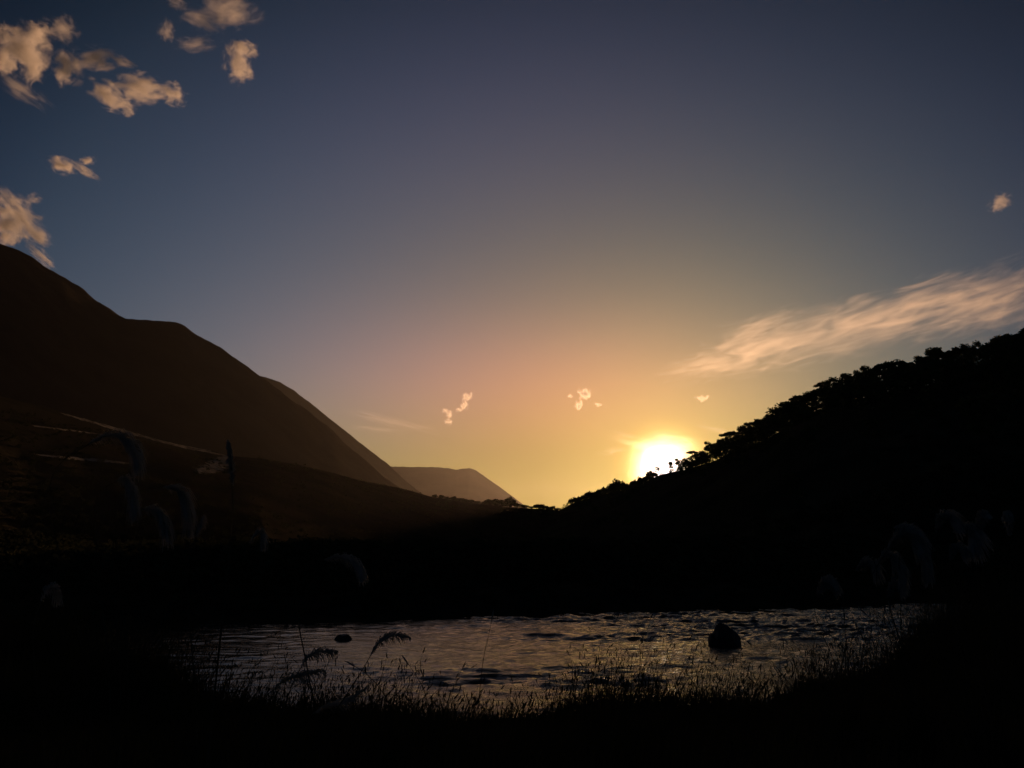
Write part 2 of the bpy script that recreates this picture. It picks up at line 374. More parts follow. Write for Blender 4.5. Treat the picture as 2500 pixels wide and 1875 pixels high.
boulder('boulder', (c[0], c[1], -0.05), (0.74, 0.62, 0.86), 5, 'dark upright boulder standing in the river with a notched shoulder')
c = at(840, 1562, 35.5)
boulder('boulder', (c[0], c[1], -0.08), (0.55, 0.5, 0.5), 12, 'small low dark rock just breaking the dim water far from the upright boulder', knob=False, flat=0.75)

# ------------------------------------------------------------------ trees
def tube(path, rad, sides=5):
    P = np.array(path, float); n = len(P)
    T = np.gradient(P, axis=0); T /= np.linalg.norm(T, axis=1)[:, None] + 1e-9
    ref = np.where(np.abs(T[:, 2:3]) > 0.9, np.array([[1.0, 0, 0]]), np.array([[0, 0, 1.0]]))
    U = np.cross(T, ref); U /= np.linalg.norm(U, axis=1)[:, None]; W = np.cross(T, U)
    a = np.linspace(0, 2 * math.pi, sides, endpoint=False)
    V = P[:, None, :] + (U[:, None, :] * np.cos(a)[None, :, None] + W[:, None, :] * np.sin(a)[None, :, None]) * np.array(rad)[:, None, None]
    i = np.arange(n - 1)[:, None] * sides; j = np.arange(sides)[None, :]; j2 = (j + 1) % sides
    F = np.stack([i + j, i + j2, i + sides + j2, i + sides + j], -1).reshape(-1, 4)
    return V.reshape(-1, 3), F

class Soup:
    def __init__(s): s.V = []; s.F = []; s.n = 0
    def add(s, V, F): s.V.append(V); s.F.append(F + s.n); s.n += len(V)
    def mesh(s, name, smooth=False): return mesh_np(name, np.concatenate(s.V), np.concatenate(s.F), smooth)

def leaves(rnd, centres, rads, count, size, flat=0.45):
    """small leaf-spray quads scattered through flattened clumps"""
    c = np.repeat(np.array(centres), count, 0); r = np.repeat(np.array(rads), count, 0)
    m = len(c)
    d = rnd.normal(size=(m, 3)); d /= np.linalg.norm(d, axis=1)[:, None]; d *= (rnd.rand(m, 1) ** 0.45)
    p = c + d * r
    a = rnd.normal(size=(m, 3)); a[:, 2] *= flat; a /= np.linalg.norm(a, axis=1)[:, None]
    b = rnd.normal(size=(m, 3)); b[:, 2] *= flat; b -= (a * b).sum(1)[:, None] * a; b /= np.linalg.norm(b, axis=1)[:, None]
    s = size * (0.55 + 0.9 * rnd.rand(m, 1)); a *= s; b *= s * 0.55
    V = np.stack([p - a, p - b * 0.9 + a * 0.1, p + a, p + b], 1).reshape(-1, 3)
    F = np.arange(m * 4).reshape(-1, 4)
    return V, F

def make_tree(seed, style):
    """unit tree 1 m tall per 0.1 (10 m high); returns trunk mesh, crown mesh"""
    rnd = np.random.RandomState(seed); H = 10.0
    tr = Soup(); lean = rnd.normal(size=2) * 0.5
    hs = np.linspace(0, 0.92 if style != 'bare' else 0.8, 8)
    path = [(lean[0] * h * h + 0.18 * math.sin(5 * h + seed), lean[1] * h * h + 0.18 * math.cos(4 * h + seed), h * H) for h in hs]
    tr.add(*tube(path, 0.17 * (1 - hs) ** 0.7 + 0.03, 6))
    cen = []; rad = []
    nl = {'layer': 9, 'round': 10, 'tall': 11, 'bare': 13}[style]
    for k in range(nl):
        f = rnd.uniform(0.38 if style != 'layer' else 0.48, 0.93)
        b0 = np.array([np.interp(f * H, [q[2] for q in path], [q[i] for q in path]) for i in range(3)])
        az = rnd.rand() * 6.283
        ln = {'layer': 2.7, 'round': 2.3, 'tall': 1.6, 'bare': 2.6}[style] * (1.15 - 0.75 * max(0, f - 0.5) * 2 * (0.6 if style == 'layer' else 0.8)) * rnd.uniform(0.7, 1.15)
        up = rnd.uniform(0.1, 0.5) if style != 'bare' else rnd.uniform(0.6, 1.3)
        e = b0 + np.array([math.cos(az) * ln, math.sin(az) * ln, ln * up])
        mid = (b0 + e) / 2 + np.array([0, 0, 0.18 * ln * (1 if style == 'bare' else -0.4)])
        tr.add(*tube([b0, mid, e], [0.075, 0.05, 0.02], 4))
        if style == 'bare':
            for _ in range(7):
                s = rnd.uniform(0.3, 1); q = b0 + (e - b0) * s
                tw = q + rnd.normal(size=3) * 0.55 + np.array([0, 0, 0.9])
                tr.add(*tube([q, (q + tw) / 2 + rnd.normal(size=3) * 0.1, tw], [0.032, 0.024, 0.012], 3))
            cen.append(e + rnd.normal(size=3) * 0.3); rad.append((0.5, 0.5, 0.4))
        else:
            for s in (0.62, 1.0):
                q = b0 + (e - b0) * s + rnd.normal(size=3) * 0.2
                cen.append(q); rr = rnd.uniform(0.75, 1.3)
                rad.append((rr, rr, rr * (0.58 if style == 'layer' else 0.85)))
    top = np.array(path[-1])
    for k in range(3 if style != 'bare' else 0):
        cen.append(top + np.array([rnd.normal() * 0.6, rnd.normal() * 0.6, 0.1 + rnd.uniform(-0.5, 0.3)])); rr = rnd.uniform(0.7, 1.2)
        rad.append((rr, rr, rr * (0.5 if style == 'layer' else 0.8)))
    V, F = leaves(rnd, cen, rad, 6 if style == 'bare' else 105, 0.16 if style == 'bare' else 0.27, 0.8)
    return tr.mesh('tree_trunk', True), mesh_np('tree_crown', V, F)

STY = ['tall', 'round', 'tall', 'round', 'tall', 'layer', 'tall', 'round']
TREES = []
for i, s in enumerate(STY): TREES.append((s,) + make_tree(100 + i, s))
BARE = ('bare',) + make_tree(300, 'bare')
for s, a_, b_ in TREES + [BARE]: a_.materials.append(M_bark); b_.materials.append(M_leaf)

ONES = ['', 'first', 'second', 'third', 'fourth', 'fifth', 'sixth', 'seventh', 'eighth', 'ninth', 'tenth', 'eleventh', 'twelfth', 'thirteenth', 'fourteenth', 'fifteenth', 'sixteenth', 'seventeenth', 'eighteenth', 'nineteenth']
TENS = {2: 'twent', 3: 'thirt', 4: 'fort', 5: 'fift', 6: 'sixt', 7: 'sevent'}
def nth(n):
    if n < 20: return ONES[n]
    t, o = divmod(n, 10)
    return TENS[t] + ('ieth' if o == 0 else 'y-' + ONES[o])

def place_tree(name, spec, base, height, rz, wide, label, cat, group):
    root = obj(name, None, label=label, cat=cat, group=group)
    root.location = base; k = height / 10.0; root.scale = (k * wide, k * wide, k); root.rotation_euler = (0, 0, rz)
    obj('trunk', spec[1], parent=root); obj('crown', spec[2], parent=root)
    return root

def make_bush(seed, n=16):
    r = np.random.RandomState(seed); tr = Soup(); cen = []; rad = []
    for k in range(n):
        a = r.rand() * 6.28; l = r.uniform(0.2, 1.0)
        e = np.array([math.cos(a) * l * 1.1, math.sin(a) * l * 1.1, r.uniform(0.25, 1.0) + 0.95 * (1 - l)])
        tr.add(*tube([(0, 0, -0.1), e * np.array([0.4, 0.4, 0.55]), e], [0.07, 0.05, 0.02], 4))
        cen.append(e); q = r.uniform(0.4, 0.75); rad.append((q, q, q * 0.8))
    V, F = leaves(r, cen, rad, 40, 0.24, 0.9)
    return tr.mesh('bush_stem', True), mesh_np('bush_crown', V, F)
BUSH = [make_bush(500 + i) for i in range(5)]
for a_, b_ in BUSH: a_.materials.append(M_bark); b_.materials.append(M_bush)
rnd = np.random.RandomState(8)
DESC = {'layer': 'with flat layered crown', 'round': 'with rounded crown', 'tall': 'with narrow upright crown', 'bare': 'with bare thin branches', 'shrub': 'low and bushy'}
xs_up = []; x = 1638.0
while x < 2520: xs_up.append(x); x += rnd.uniform(11, 19) * (1.0 + 0.35 * (x > 1900))
xs_dn = []; x = 1606.0
while x > 1385: xs_dn.append(x); x -= rnd.uniform(8, 14)
def skyline(xs, word, n0=1):
    n = n0
    for x in xs:
        D = float(hillD(x)) + rnd.uniform(-6, 6)
        yb = float(ridgeY(x)) + 3
        ytop = float(np.interp(x, TOP_X, TOP_Y)) - 5 + rnd.uniform(-7, 8) * (0.6 if x < 1620 else 1.0)
        base = at(x, yb, D); z = drop(BV_H, base[0], base[1])
        if z is not None: base[2] = z - 0.2
        topz = CAMZ + ray(x, ytop)[2] * D
        spec = TREES[rnd.randint(len(TREES))]
        if word == 'up' and abs(x - 1722) < 9 and not place_bare[0]: spec = BARE; place_bare[0] = True
        h = max(2.2, topz - base[2]); low = x < 1600
        if low: spec = ('shrub',) + BUSH[rnd.randint(len(BUSH))]; h *= 10 / 2.3 * rnd.uniform(0.85, 1.4)
        lab = '%s tree %s from the sun along the forested ridge skyline, %s' % (nth(n), 'uphill' if word == 'up' else 'downhill', DESC[spec[0]])
        place_tree('ridge_tree', spec, base, h, rnd.rand() * 6.28, rnd.uniform(0.85, 1.2) * (0.75 if x < 1600 else 1.0), lab, 'tree', 'trees along the forested ridge skyline')
        n += 1
place_bare = [False]
skyline(xs_up, 'up'); skyline(xs_dn, 'down')

# the rest of the wood on the hillside reads as one dark mass
def forest():
    rr = np.random.RandomState(77); VV = []; n = 0
    src = []
    for s, a_, b_ in TREES:
        v = np.zeros(len(b_.vertices) * 3, np.float32); b_.vertices.foreach_get('co', v); v = v.reshape(-1, 4, 3)
        v = v[rr.permutation(len(v))[:300]]
        cq = v.mean(1, keepdims=True); src.append(cq + (v - cq) * 1.5)
    nu, nv = HX.shape[:2]; jr = 18
    cnt = 0
    for x in np.arange(1372, 2560, 2.6):                          # undergrowth and smaller trees right along the crest
        if 1615 < x < 1632: continue
        q = at(x, float(ridgeY(x)), float(hillD(x)) + rr.uniform(-14, 14)); z = drop(BV_H, q[0], q[1])
        if z is None: continue
        hgt = float(treeH(x)) * (rr.uniform(0.45, 1.0) if x < 1600 else rr.uniform(0.18, 0.46)) * (0.62 if 1590 < x < 1655 else 1.0)
        k = hgt / 10; a = rr.rand() * 6.28; sv = src[rr.randint(len(src))].copy(); sv[..., 2] = np.clip((sv[..., 2] - 3.0) * 1.35, 0.3, 12)
        m = np.array([[math.cos(a), -math.sin(a), 0], [math.sin(a), math.cos(a), 0], [0, 0, 1]])
        VV.append(((sv @ m.T) * k * np.array([1.2, 1.2, 1]) + np.array([q[0], q[1], z - 0.3])).reshape(-1, 3))
    for _ in range(7000):
        i = rr.randint(0, nu); 
        j = int(jr - 5 + abs(rr.normal()) * (20 if rr.rand() < 0.6 else 5))
        if j >= nv - 1 or j < 4: continue
        q = HX[i, j].copy(); q[:2] += rr.normal(size=2) * 3.0
        pxx = 1250 + FPX * (q[0] / (q[1] * math.cos(PITCH) + (q[2] - CAMZ) * math.sin(PITCH)))
        if pxx > 2650 or pxx < 1330: continue
        if j < jr + 2 and abs(pxx - 1624) < 9: continue
        z = drop(BV_H, q[0], q[1])
        if z is None or z < 2.5: continue
        hgt = float(treeH(max(pxx, 1371))) * rr.uniform(0.5, 0.9) * (0.5 if j < jr + 7 else 1.0)
        if abs(pxx - 1624) < 26: hgt = min(hgt, 2.6)
        k = hgt / 10; a = rr.rand() * 6.28; sv = src[rr.randint(len(src))]
        m = np.array([[math.cos(a), -math.sin(a), 0], [math.sin(a), math.cos(a), 0], [0, 0, 1]])
        VV.append(((sv @ m.T) * k * np.array([1.2, 1.2, 1]) + np.array([q[0], q[1], z - 0.3])).reshape(-1, 3)); cnt += 1
        if cnt >= 1100: break
    V = np.concatenate(VV)
    return mesh_np('hillside_wood', V, np.arange(len(V)).reshape(-1, 4))
obj('hillside_wood', forest(), M_leaf, label='dense dark wood covering the hillside below the ridge', cat='wood', kind='stuff')

# bushes along the low valley rise
rnd = np.random.RandomState(19)
BX = [1062, 1078, 1092, 1107, 1121, 1136, 1150, 1166, 1181, 1196, 1211, 1222, 1246, 1263, 1280, 1297, 1316, 1334, 1348, 1361]
for n, x in enumerate(BX):
    tp = np.array(T_PTS); D = float(np.interp(x, tp[:, 0], tp[:, 2])); yb = float(np.interp(x, tp[:, 0], tp[:, 1]))
    q = at(x, yb, D); z = drop(BV_T, q[0], q[1])
    if z is not None: q[2] = z - 0.1
    h = {1246: 7.5, 1316: 4.6, 1196: 4.2, 1211: 4.8, 1222: 4.4}.get(x, rnd.uniform(2.0, 3.6))
    lab = '%s bush from the mountain foot in the low skyline row across the valley' % nth(n + 1)
    if x == 1246: lab = 'tallest rounded bush on the low skyline below the far mountain'
    if x == 1316: lab = 'low broad bush midway between the tallest bush and the forested ridge'
    place_b = BUSH[rnd.randint(len(BUSH))]
    root = obj('bush', None, label=lab, cat='bush', group='bushes along the low valley skyline')
    k = h / 2.3; root.location = q; root.scale = (k * rnd.uniform(1.3, 2.3), k * 1.4, k); root.rotation_euler = (0, 0, rnd.rand() * 6.28)
    if x == 1246: root.scale = (k * 0.95, k * 0.95, k)
    obj('stem', place_b[0], parent=root); obj('crown', place_b[1], parent=root)

# scrub on the terrace slope: an uncountable mass
def scrub():
    r = np.random.RandomState(5); VV = []
    nu, nv = TX.shape[:2]; src = []
    for a_, b_ in BUSH:
        v = np.zeros(len(b_.vertices) * 3, np.float32); b_.vertices.foreach_get('co', v); v = v.reshape(-1, 4, 3)
        src.append(v[r.permutation(len(v))[:110]])
    for _ in range(3600):
        i = r.randint(40, nu); j = r.randint(14, nv - 6); q = TX[i, j]
        pxx = 1250 + FPX * (q[0] / max(1, q[1] * math.cos(PITCH)))
        if j < 18 and r.rand() < 0.75: continue
        if pxx < 600 and j < 30: continue
        k = r.uniform(0.2, 0.7); s = src[r.randint(5)]
        VV.append((s * k + q + np.array([r.normal() * 2, r.normal() * 2, -0.15])).reshape(-1, 3))
    V = np.concatenate(VV); return mesh_np('terrace_scrub', V, np.arange(len(V)).reshape(-1, 4))
obj('terrace_scrub', scrub(), M_bush, label='low dark scrub scattered over the terrace slope beyond the river', cat='scrub', kind='stuff')

def bank_scrub():
    r = np.random.RandomState(15); VV = []; src = []
    for a_, b_ in BUSH:
        v = np.zeros(len(b_.vertices) * 3, np.float32); b_.vertices.foreach_get('co', v); v = v.reshape(-1, 4, 3)
        src.append(v[r.permutation(len(v))[:90]] )
    for _ in range(2600):
        f = abs(r.normal()) * 40 + 0.4; x = r.uniform(-0.75, 0.75) * (60 + f)
        y = float(far_shore(np.array(x))) + f
        z = max(float(ground_h(x, y)), drop(BV_T, x, y) or -9, drop(BV_H, x, y) or -9)
        k = r.uniform(0.25, 0.8) * (0.35 + min(1, f / 14)); s = src[r.randint(5)]
        VV.append((s * k * np.array([1.3, 1.3, 0.9]) + np.array([x, y, z - 0.1])).reshape(-1, 3))
    V = np.concatenate(VV); return mesh_np('far_bank_scrub', V, np.arange(len(V)).reshape(-1, 4))
obj('far_bank_scrub', bank_scrub(), M_bush, label='dark low scrub along the far river bank', cat='scrub', kind='stuff')

# ------------------------------------------------------------------ plume grasses on the near bank
def from_px(path, D, dd=0.0):
    n = len(path); return np.array([at(x, y, D + dd * i / max(1, n - 1)) for i, (x, y) in enumerate(path)])

def smooth_path(P, n=18):
    P = np.array(P, float); k = np.linspace(0, 1, len(P)); t = np.linspace(0, 1, n)
    Q = np.stack([np.interp(t, k, P[:, i]) for i in range(3)], -1)
    for _ in range(4): Q[1:-1] = (Q[:-2] + 2 * Q[1:-1] + Q[2:]) / 4
    return Q

def plume_mesh(P, rnd, width, n=260, hang=0.6, thick=0.0045):
    """feathery strands leaving the curved axis P and drooping"""
    k = rnd.rand(n) ** 0.9; ii = k * (len(P) - 1); i0 = np.clip(ii.astype(int), 0, len(P) - 2); fr = (ii - i0)[:, None]
    b = P[i0] * (1 - fr) + P[i0 + 1] * fr; T = P[i0 + 1] - P[i0]; T /= np.linalg.norm(T, axis=1)[:, None] + 1e-9
    side = rnd.normal(size=(n, 3)); side -= (side * T).sum(1)[:, None] * T; side /= np.linalg.norm(side, axis=1)[:, None]
    L = width * (0.5 + 0.8 * rnd.rand(n, 1)) * np.sin(np.pi * np.clip(0.12 + 0.8 * k, 0, 1))[:, None]
    m = b + T * L * 0.7 + side * L * 0.35
    e = b + T * L * 1.1 + side * L * 0.5 + np.array([0, 0, -1.0]) * L * hang
    w = np.cross(T, side) * thick
    V = np.stack([b - w, b + w, m + w * 1.4, m - w * 1.4, e + w * 0.4, e - w * 0.4], 1).reshape(-1, 3)
    o = np.arange(n)[:, None] * 6
    F = np.concatenate([o + np.array([[0, 1, 2, 3]]), o + np.array([[3, 2, 4, 5]])])
    return V, F

def blade_fan(rnd, root, n, length, lean=0.6):
    V = []; F = []; c = 0
    for _ in range(n):
        az = rnd.rand() * 6.28; L = length * rnd.uniform(0.5, 1.1); ln = lean * rnd.uniform(0.3, 1.2)
        d = np.array([math.cos(az), math.sin(az), 0]); s = np.array([-math.sin(az), math.cos(az), 0]) * 0.009
        b = root + d * rnd.rand() * 0.25
        for k, t in enumerate((0, 0.35, 0.7, 1.0)):
            pnt = b + d * ln * L * t * t + np.array([0, 0, L * (t - 0.42 * ln * t * t)])
            w = s * (1 - t * 0.92); V += [pnt - w, pnt + w]
        for k in range(3): F.append([c + 2 * k, c + 2 * k + 1, c + 2 * k + 3, c + 2 * k + 2])
        c += 8
    return np.array(V), np.array(F)

def plume_grass(label, base_px, D, plumes, seed, leaves_n=130, leaf_len=1.3):
    """plumes: list of (axis picture points from plume base to tip, width, strands)"""
    r = np.random.RandomState(seed)
    r0 = ray(base_px, 1400); bx, by = r0[0] * D, r0[1] * D; bz = float(ground_h(bx, by))
    base = np.array([bx, by, bz - 0.05])
    root = obj('plume_grass', None, label=label, cat='plume grass', group='plume grasses on the near bank'); root.location = base
    V, F = blade_fan(r, np.zeros(3), leaves_n, leaf_len)
    obj('leaves', mesh_np('plume_leaves', V, F), M_grass, parent=root, kind='stuff')
    for path, width, strands in plumes:
        A = smooth_path(from_px(path, D, r.uniform(-0.4, 0.4)), 16) - base
        st0 = np.array([r.normal() * 0.1, r.normal() * 0.1, 0.0]); d0 = A[1] - A[0]; d0 /= np.linalg.norm(d0)
        hgt = A[0][2]
        ctrl = [st0, st0 + np.array([A[0][0] * 0.25, A[0][1] * 0.25, hgt * 0.45]), A[0] - d0 * 0.3 * hgt * 0.5 + np.array([0, 0, 0]), A[0]]
        sp = np.concatenate([smooth_path(ctrl, 14), A[1:]])
        obj('stem', mesh_np('plume_stem', *tube(sp, np.linspace(0.006, 0.002, len(sp)), 4), True), M_stem, parent=root)
        obj('plume', mesh_np('plume', *plume_mesh(A, r, width, int(strands * (1.9 if D > 10 else 1)), thick=0.007 if D > 10 else 0.0035)), M_plume, parent=root)
    return root

plume_grass('big arching plume grass under the gravel track, its plumes bowing toward the water', 330, 7.5, [
    ([(215, 1085), (262, 1058), (300, 1066), (330, 1100), (336, 1140)], 0.16, 260),
    ([(285, 1175), (305, 1166), (322, 1200), (330, 1260)], 0.13, 200),
    ([(345, 1245), (372, 1240), (398, 1268), (412, 1320)], 0.13, 220),
    ([(395, 1190), (428, 1188), (452, 1225), (466, 1300)], 0.15, 260)], 61)
plume_grass('plume grass with one tall dark plume standing up against the mountain', 565, 6.2, [
    ([(567, 1190), (566, 1150), (563, 1115), (556, 1076)], 0.06, 200)], 62, 90)
plume_grass('small plume grass with short pale slanting plume left of centre above the black bank', 490, 6.8, [
    ([(478, 1312), (486, 1292), (494, 1276), (499, 1260)], 0.06, 170),
    ([(608, 1330), (622, 1306), (634, 1294), (641, 1318), (644, 1332)], 0.07, 160)], 63, 80)
plume_grass('plume grass with single wide drooping plume before the dark far bank', 850, 6.6, [
    ([(790, 1368), (820, 1358), (852, 1362), (876, 1384), (884, 1408)], 0.10, 320)], 64, 90)
plume_grass('short plume grass standing apart in the darkness, leftmost on the near bank', 130, 6.5, [
    ([(100, 1470), (112, 1440), (126, 1428), (138, 1448), (143, 1470)], 0.08, 150)], 65, 90)
plume_grass('dark nodding plume grass silhouetted against the blue part of the river', 690, 7.2, [
    ([(660, 1690), (700, 1655), (745, 1645), (790, 1638)], 0.10, 200),
    ([(735, 1630), (752, 1600), (785, 1588), (822, 1592)], 0.09, 200),
    ([(905, 1600), (925, 1565), (960, 1548), (1000, 1556)], 0.09, 200),
    ([(760, 1745), (800, 1722), (850, 1712), (895, 1678)], 0.10, 180)], 66, 120, 1.0)
plume_grass('plume grass with two low rounded plumes just above the water at the river bend', 2040, 13.0, [
    ([(1995, 1455), (2005, 1428), (2022, 1418), (2040, 1432)], 0.18, 260),
    ([(2088, 1395), (2106, 1374), (2125, 1378), (2136, 1398)], 0.18, 280)], 67, 120, 1.4)
plume_grass('tallest full plume grass at the river bend with a spray of hanging plumes', 2200, 12.0, [
    ([(2142, 1380), (2155, 1356), (2172, 1358), (2180, 1372)], 0.16, 240),
    ([(2165, 1345), (2190, 1310), (2215, 1306), (2238, 1335)], 0.24, 380),
    ([(2180, 1290), (2205, 1284), (2232, 1300), (2245, 1330)], 0.18, 260),
    ([(2178, 1420), (2186, 1390), (2195, 1386), (2204, 1420)], 0.15, 220),
    ([(2240, 1340), (2255, 1350), (2262, 1385), (2263, 1405)], 0.15, 220),
    ([(2166, 1460), (2174, 1432), (2186, 1426), (2198, 1440)], 0.14, 180)], 68, 200, 1.6)
plume_grass('plume grass with upright and bushy plumes at the frame edge above the bend', 2380, 11.0, [
    ([(2285, 1300), (2292, 1270), (2310, 1264), (2330, 1280)], 0.18, 260),
    ([(2325, 1300), (2345, 1290), (2365, 1300), (2372, 1330)], 0.20, 300),
    ([(2392, 1310), (2391, 1285), (2396, 1264), (2404, 1256)], 0.13, 220),
    ([(2465, 1310), (2462, 1285), (2460, 1268), (2460, 1252)], 0.12, 220),
    ([(2320, 1370), (2325, 1345), (2335, 1338), (2350, 1350)], 0.14, 200)], 69, 160, 1.5)

# ------------------------------------------------------------------ bank grass
def grass_field():
    r = np.random.RandomState(3)
    n = 150000
    x = r.uniform(-22, 32, n); s = np.abs(r.normal(size=n)) * 3.2 + r.uniform(-0.35, 0.3, n)
    m2 = r.rand(n) < 0.30; s[m2] = r.uniform(0, 16, m2.sum())
    y = near_shore(x) - s
    keep = (y > 2.2) & (np.hypot(x, y) > 3.0) & (np.abs(x) < 0.95 * y + 3)
    x, y, s = x[keep], y[keep], s[keep]; n = len(x)
    z = np.maximum(ground_h(x, y), -0.25) - 0.03
    cl = 0.72 + 0.9 * np.maximum(fbm(x * 0.55, y * 0.55, 3, 90), -0.35)
    L = (0.44 + 0.52 * r.rand(n)) * cl
    tall = (r.rand(n) < 0.085) & (s < 5); L[tall] *= r.uniform(1.4, 2.3, tall.sum())
    L *= np.interp(x, [-20, -9, -6, 8, 13, 30], [2.6, 2.0, 1.05, 1.1, 1.9, 2.4])
    L = np.where(s > 7, L * 0.7, L)
    az = r.uniform(0, 6.28, n); ln = np.abs(r.normal(size=n)) * 0.35
    d = np.stack([np.cos(az) * ln + 0.12, np.sin(az) * ln * 0.6, np.zeros(n)], -1)
    sd = np.stack([np.ones(n), r.normal(size=n) * 0.6, np.zeros(n)], -1); sd /= np.linalg.norm(sd, axis=1)[:, None]
    w0 = r.uniform(0.004, 0.009, n)
    P = np.stack([x, y, z], -1)
    V = []
    for t, wf in ((0, 1), (0.4, 0.95), (0.75, 0.7), (1.0, 0.12)):
        pnt = P + d * (L * t * t)[:, None] + np.array([0, 0, 1.0]) * (L * (t - 0.15 * t * t))[:, None]
        w = sd * (w0 * wf)[:, None]; V += [pnt - w, pnt + w]
    V = np.stack(V, 1).reshape(-1, 3); o = np.arange(n)[:, None] * 8
    F = np.concatenate([o + np.array([[2 * k, 2 * k + 1, 2 * k + 3, 2 * k + 2]]) for k in range(3)])
    # seed heads: thick spikes on some of the stalks
    hd = np.where(((r.rand(n) < 0.10) | tall) & (s < 5))[0]; hp = []; hf = []
    m = len(hd); tip = P[hd] + d[hd] * L[hd][:, None] + np.array([0, 0, 0.85]) * L[hd][:, None]
    ax = d[hd] * 1.1 + np.array([0, 0, 0.75]); ax += r.normal(size=(m, 3)) * 0.18; ax /= np.linalg.norm(ax, axis=1)[:, None]
    u = np.cross(ax, np.array([0, 1.0, 0])); u /= np.linalg.norm(u, axis=1)[:, None]; v = np.cross(ax, u)
    hl = r.uniform(0.07, 0.16, m)[:, None]; hw = r.uniform(0.007, 0.013, m)[:, None]
    rings = []
    for t, wf in ((0, 0.4), (0.3, 1.0), (0.7, 0.9), (1.0, 0.15)):
        c0 = tip + ax * hl * (t - 0.15)
        for a in range(4): rings.append(c0 + (u * math.cos(a * 1.571) + v * math.sin(a * 1.571)) * hw * wf)
    HV = np.stack(rings, 1).reshape(-1, 3); ho = len(V) + np.arange(m)[:, None] * 16
    HF = [ho + np.array([[4 * k + a, 4 * k + (a + 1) % 4, 4 * k + 4 + (a + 1) % 4, 4 * k + 4 + a]]) for k in range(3) for a in range(4)]
    return mesh_np('bank_grass', np.concatenate([V, HV]), np.concatenate([F] + HF))
obj('bank_grass', grass_field(), M_grass, label='dense dark seeding grass covering the near river bank', cat='grass', kind='stuff')

# a few single stalks that stand well above the rest
def stalk(path, D, label, r0=0.006, head=0.16):
    P = smooth_path(from_px(path, D), 16)
    z0 = float(ground_h(P[0][0], P[0][1])); P[0][2] = min(P[0][2], z0)
    root = obj('tall_grass_stalk', None, label=label, cat='grass stalk', group='tall single grass stalks on the near bank'); root.location = P[0]; Q = P - P[0]
    obj('stem', mesh_np('stalk_stem', *tube(Q, np.linspace(r0, r0 * 0.35, len(Q)), 4), True), M_grass, parent=root)
    T = Q[-1] - Q[-2]; T /= np.linalg.norm(T); H = np.array([Q[-1] - T * head * 0.4 + T * head * k for k in (0, 0.3, 0.7, 1.0)])
    obj('seed_head', mesh_np('stalk_head', *tube(H, [0.004, 0.012, 0.010, 0.002], 6), True), M_plume, parent=root)
stalk([(1165, 1760), (1172, 1680), (1180, 1600), (1196, 1540), (1202, 1506)], 11, 'tall thin leaning grass stalk rising past the dark water near mid river')
stalk([(2255, 1680), (2225, 1620), (2180, 1560), (2140, 1525), (2108, 1494)], 12, 'long grass stalk bowing toward the boulder at the river bend')
stalk([(2215, 1680), (2200, 1610), (2185, 1550), (2172, 1485)], 12, 'upright grass stalk beside the bowing one at the river bend')
stalk([(1050, 1740), (1035, 1680), (1010, 1640), (990, 1612)], 11, 'grass stalk leaning upstream over the grey ripples')
stalk([(960, 1740), (930, 1680), (890, 1640), (858, 1622)], 10.5, 'low grass stalk bent far over the dim blue water')

# ------------------------------------------------------------------ clouds
def cloud_mat(name, dens, scale, thr, aniso=0.35, stretch=(1, 1, 1), dist=0.4, soft=1.0):
    m = bpy.data.materials.new(name); m.use_nodes = True; t = m.node_tree; t.nodes.clear()
    out = N(t, 'ShaderNodeOutputMaterial'); pv = N(t, 'ShaderNodeVolumePrincipled')
    pv.inputs['Color'].default_value = (0.995, 0.992, 0.988, 1); pv.inputs['Anisotropy'].default_value = aniso
    tcn = N(t, 'ShaderNodeTexCoord'); oi = N(t, 'ShaderNodeObjectInfo')
    ln = N(t, 'ShaderNodeVectorMath', operation='LENGTH'); t.links.new(tcn.outputs['Object'], ln.inputs[0])
    mp = N(t, 'ShaderNodeMapping'); mp.inputs['Scale'].default_value = stretch; t.links.new(tcn.outputs['Object'], mp.inputs[0])
    ad = N(t, 'ShaderNodeVectorMath', operation='ADD'); t.links.new(mp.outputs[0], ad.inputs[0])
    cmb = N(t, 'ShaderNodeCombineXYZ')
    for i, k in enumerate((37.0, 91.0, 53.0)): t.links.new(MATH(t, 'MULTIPLY', oi.outputs['Random'], k), cmb.inputs[i])
    t.links.new(cmb.outputs[0], ad.inputs[1])
    nz = N(t, 'ShaderNodeTexNoise'); nz.inputs['Scale'].default_value = scale; nz.inputs['Detail'].default_value = 5; nz.inputs['Roughness'].default_value = 0.6
    nz.inputs['Distortion'].default_value = dist
    t.links.new(ad.outputs[0], nz.inputs['Vector'])
    fall = MATH(t, 'SUBTRACT', 1.0, ln.outputs['Value'])
    d = MATH(t, 'MULTIPLY_ADD', MATH(t, 'SUBTRACT', nz.outputs['Fac'], 0.5), 2.6, MATH(t, 'SUBTRACT', fall, thr))
    d = MATH(t, 'MULTIPLY', MATH(t, 'MAXIMUM', d, 0.0), MATH(t, 'MINIMUM', MATH(t, 'MULTIPLY', MATH(t, 'MAXIMUM', fall, 0.0), 4.0), 1.0))
    d = MATH(t, 'POWER', MATH(t, 'MAXIMUM', d, 1e-5), soft)
    t.links.new(MATH(t, 'MULTIPLY', d, dens), pv.inputs['Density']); t.links.new(pv.outputs[0], out.inputs['Volume'])
    return m

